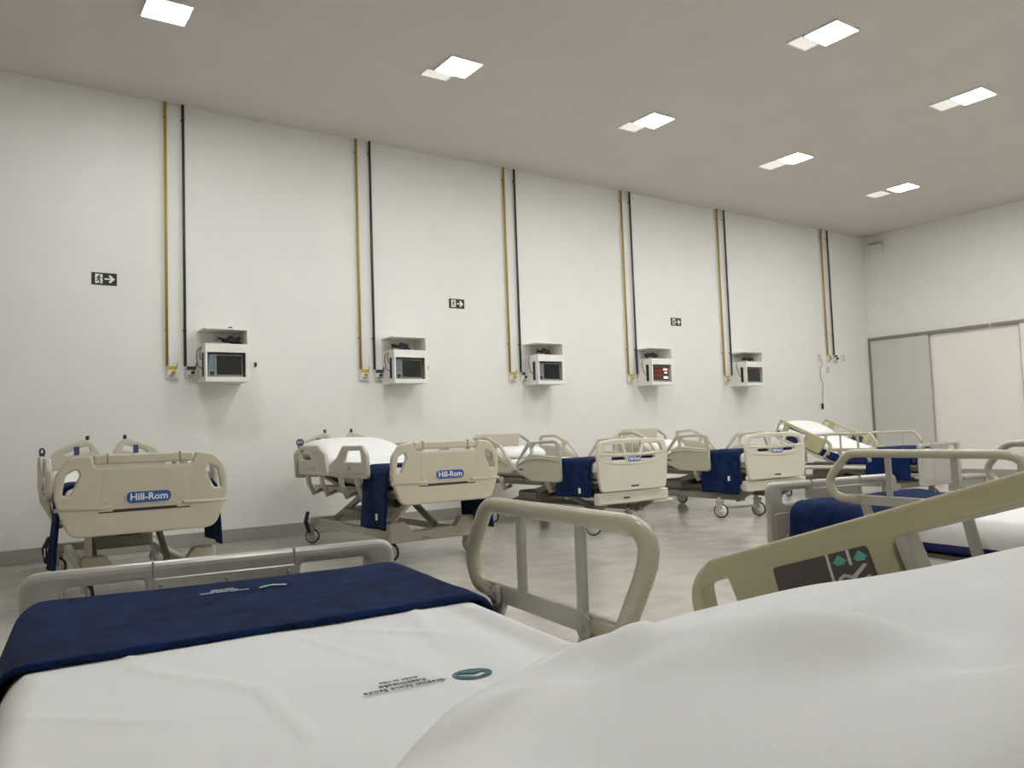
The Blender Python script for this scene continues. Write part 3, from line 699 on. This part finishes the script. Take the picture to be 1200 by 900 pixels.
# ---- beds three and four (cut-out foot panels) ----
for i, (loc, rz) in enumerate((((5.25, 5.6, 0), R(1.5)), ((7.16, 5.42, 0), R(-3.5)))):
    nm = ['third', 'fourth'][i]
    bed = make_bed_h('hospital_bed', loc, rz, (((-.40, .15), (.07, .15)), ((-.52, .32), (-.11, .17)))[i])
    tag(bed, f'pale hospital bed with cut-out foot panel and small blue badge, {nm} along the pipe wall', 'bed', 'hospital beds along the pipe wall')
    m = place(mattress_body(.41, .06, 2.1, .17, .685, flat).build('mattress', M_MATT), loc, rz)
    label_mattress(m, f'grey mattress under a white sheet on the {nm} bed along the pipe wall')
    sheet_mesh(.41, .06, 2.1, .685, .10, flat, .03, seed=13+i, wr=.005).build('fitted_sheet', M_SHEET, m)
    b = place(blanket_mesh(.42, .10, [.60, .64][i], .70, .02, [.30, .40][i], .30, flat, seed=i*5+11, r=.06, flare=.02).build('blanket', M_NAVY), loc, rz)
    solidify(b, .014)
    MB().box((-.525, .17, .40), (-.520, .20, .45), .001).build('care_tag', M_WHITE, b)
    tag(b, f'navy fleece blanket hanging down the side of the {nm} bed along the pipe wall', 'blanket', 'navy blankets')
    p = place(pillow_mesh(.64, .42, .14, 5+i).build('pillow', M_SHEET), (0, 0, 0), 0)
    p.matrix_world = Matrix.Translation(loc) @ Matrix.Rotation(rz, 4, 'Z') @ Matrix.Translation((0, 1.85, .69))
    tag(p, f'white pillow at the head of the {nm} bed along the pipe wall', 'pillow', 'white pillows')
# ---- bed five (tubular rails, raised head) ----
loc, rz, sl = (9.50, 4.88, 0), R(0), math.tan(R(23))
bed = make_bed_t('hospital_bed', loc, rz, sl, (1.10, .735)); base_t(bed, sl, 1.05)
tag(bed, 'hospital bed with thin tubular rails and raised head, last along the pipe wall', 'bed', 'hospital beds along the pipe wall')
rp = ramp_of(1.05, math.tan(R(20.5)))
m = place(mattress_body(.41, .06, 1.97, .17, .62, rp).build('mattress', M_MATTB), loc, rz)
label_mattress(m, 'blue mattress with raised head on the last bed along the pipe wall')
sheet_mesh(.41, .06, 1.97, .62, .06, rp, .03, seed=23, wr=.006).build('fitted_sheet', M_SHEET, m)
b = place(blanket_mesh(.42, .12, .66, .632, .02, .32, .3, flat, seed=31, r=.06, flare=.03).build('blanket', M_NAVY), loc, rz); solidify(b, .014)
tag(b, 'navy fleece blanket hanging off the foot of the last bed with tubular rails', 'blanket', 'navy blankets')
p = pillow_mesh(.66, .44, .085, 9).build('pillow', M_SHEET)
p.matrix_world = Matrix.Translation(loc) @ Matrix.Translation((-.03, 1.72, .627+rp(0, 1.72))) @ Matrix.Rotation(math.atan(sl), 4, 'X')
tag(p, 'white pillow on the raised head of the last bed with tubular rails', 'pillow', 'white pillows')

# ---- near bed (camera looks along it from its head end) ----
F1, F1r = (.57, 2.18, 0), R(173.5)
bed = make_bed_t('hospital_bed', F1, F1r, math.tan(R(17.3)), (1.30, .785)); base_t(bed, math.tan(R(9)), 1.3)
tag(bed, 'nearest hospital bed in the foreground, grey foot panel and tan tubular side rails', 'bed', 'foreground hospital beds')
def f1ramp(x, y):
    u = -x
    v0 = 1.045+.8225*(.44-u); v2 = 1.0548+1.2015*(.42-u)
    h = .884*sp(y-v0, .010) - .517*sp(y-v2, .005) - .0587*sp(y-1.351, .05)
    return h
def seg_d(px, py, a, b):
    ax, ay = a; bx, by = b; dx, dy = bx-ax, by-ay
    t = max(0, min(1, ((px-ax)*dx+(py-ay)*dy)/(dx*dx+dy*dy)))
    return math.hypot(px-ax-t*dx, py-ay-t*dy)
CRE = [((-.1, .72), (-.3, .95)), ((.40, .95), (.22, 1.1)), ((.26, .62), (.25, .80)), ((.25, .80), (.10, 1.02)), ((.10, 1.02), (.08, 1.25)), ((-.02, .74), (-.18, 1.25)), ((.41, .72), (.38, .80)), ((-.28, .62), (-.2, 1.0))]
def f1extra(x, y):
    z = 0
    for a, b in CRE:
        d = seg_d(x, y, a, b); z += .0042*math.exp(-(d/.008)**2)
    u = -x; k = max(0, min(1, (y-1.35)/.2))
    if k > 0:
        g = k*max(.25, min(1, (.36-u)/.15))
        z += g*.017*noise.noise(Vector((x*3.2+4, y*5.5, 2.2))) + g*.009*noise.noise(Vector((x*9+1, y*4, 7)))
        for a, b, amp in (((-.12, 1.55), (-.02, 1.95), .014), ((-.30, 1.6), (.1, 1.72), .008), ((.05, 1.75), (.25, 2.0), .012), ((-.20, 1.80), (-.02, 2.04), -.018), ((-.10, 1.70), (.02, 1.86), .010)):
            z += g*amp*math.exp(-(seg_d(x, y, a, b)/.035)**2)
    return z
m = place(mattress_body(.435, .05, 2.12, .17, .622, lambda x, y: f1ramp(x, y)*.94-.022*sp(y-.9, .1)/(.1+abs(y-.9))).build('mattress', M_MATTB), F1, F1r)
label_mattress(m, 'mattress of the nearest bed under a white sheet with a small printed emblem')
sh = sheet_mesh(.435, .05, 2.12, .625, .13, f1ramp, .0125, seed=41, wr=.0035, extra=f1extra).build('fitted_sheet', M_SHEET, m)
b = place(blanket_mesh(.442, .065, .69, .634, .012, .40, .36, lambda x, y: -.25*sp(.11-y, .02), seed=51, r=.06, res=.015, flare=.02, skew=0.06).build('blanket', M_NAVY), F1, F1r); solidify(b, .012)
tag(b, 'navy fleece blanket with embroidered emblem folded over the foot of the nearest bed', 'blanket', 'navy blankets')
def flatM(x, y, z, ang=0.0): return Matrix.Translation((x, y, z)) @ Matrix.Rotation(ang, 4, 'Z')
# embroidery on the blanket (reads upright from the foot end)
zb = .634+.012+.0045
t = MB()
for k, (s, w) in enumerate((('Hospital Nova Saúde', .0125), ('Reabilitação', .0125), ('Cuidar de vidas', .008))):
    t.text(s, w, flatM(.045, .285+.0165*k*-1+.012, zb, 0), .0006, 'CENTER', .0003)
t.build('embroidered_lettering', M_LOGOW, b)
MB().plate(rpoly([(-.03, .012, .006), (-.034, .004, .005), (-.004, -.014, .006), (.0, -.014, .003), (.002, -.004, .006)]), [], .0012, 0, flatM(-.062, .29, zb)).build('emblem', M_LOGOW, b)
MB().plate(rpoly([(.001, -.005, .005), (.002, -.015, .003), (.03, .002, .008), (.032, .014, .006), (.022, .012, .006)]), [], .0012, 0, flatM(-.062, .29, zb)).build('emblem', M_LOGOG, b)
# print on the sheet
zs = .625+.006+.0030
t = MB()
for k, (s, w, x) in enumerate((('Hospital Nova Saúde', .0150, -.005), ('Reabilitação', .0150, -.02), ('Cuidar de vidas', .0095, -.02))):
    t.text(s, w, flatM(-.081, 1.135-.017*k, zs, 0), .0004, 'CENTER', 0.0)
t.build('printed_lettering', M_LOGO, sh)
ell = [(.031*math.cos(i*math.pi/16), .023*math.sin(i*math.pi/16)) for i in range(32)]
MB().plate(ell, [[(x*.9, y*.88) for x, y in ell]], .0008, 0, flatM(-.184, 1.135, zs)).build('printed_emblem_ring', M_LOGO, sh)
MB().plate([(x*.86, y*.84) for x, y in ell], [rpoly([(-.020, -.006, .003), (-.004, .002, .003), (.016, -.012, .004), (.023, -.002, .003), (-.002, .016, .004), (-.022, .006, .003)])], .0008, 0, flatM(-.184, 1.135, zs)).build('printed_emblem', M_LOGOT, sh)

# ---- second foreground bed ----
F2, F2r = (3.74, 2.48, 0), R(171.6)
bed = make_bed_t('hospital_bed', F2, F2r, 0.0, (1.45, .84), .026, .55, 1.22); base_t(bed, 0.0, 1.2)
tag(bed, 'grey hospital bed beyond the tan control panel rail, flat white mattress and tubular rails', 'bed', 'foreground hospital beds')
m = place(mattress_body(.44, .17, 2.1, .135, .585, flat).build('mattress', M_MATTB), F2, F2r)
label_mattress(m, 'blue mattress under a white sheet on the second foreground bed')
sheet_mesh(.44, .17, 2.1, .588, .10, flat, .03, seed=61, wr=.005).build('fitted_sheet', M_SHEET, m)
b = place(blanket_mesh(.447, .148, .80, .600, .018, .3, .34, flat, seed=71, r=.08, res=.02, flare=.0, lump=.3, fdrop=.12).build('blanket', M_NAVY), F2, F2r); solidify(b, .012)
tag(b, 'navy fleece blanket bunched over the foot of the second foreground bed', 'blanket', 'navy blankets')
# ---- small grey step on the floor past the last bed
st = empty('floor_step', (11.3, 5.45, 0))
MB().box((-.3, -.14, .16), (.3, .14, .2), .008).build('tread', M_BASE, st)
for x in (-.26, .26): MB().box((x-.02, -.12, 0), (x+.02, .12, .16), .004).build('side_support', M_BASE, st)
MB().box((-.24, -.11, .02), (.24, -.09, .16), .003).build('riser', M_BASE, st)
tag(st, 'low grey step standing on the floor past the last bed', 'step')
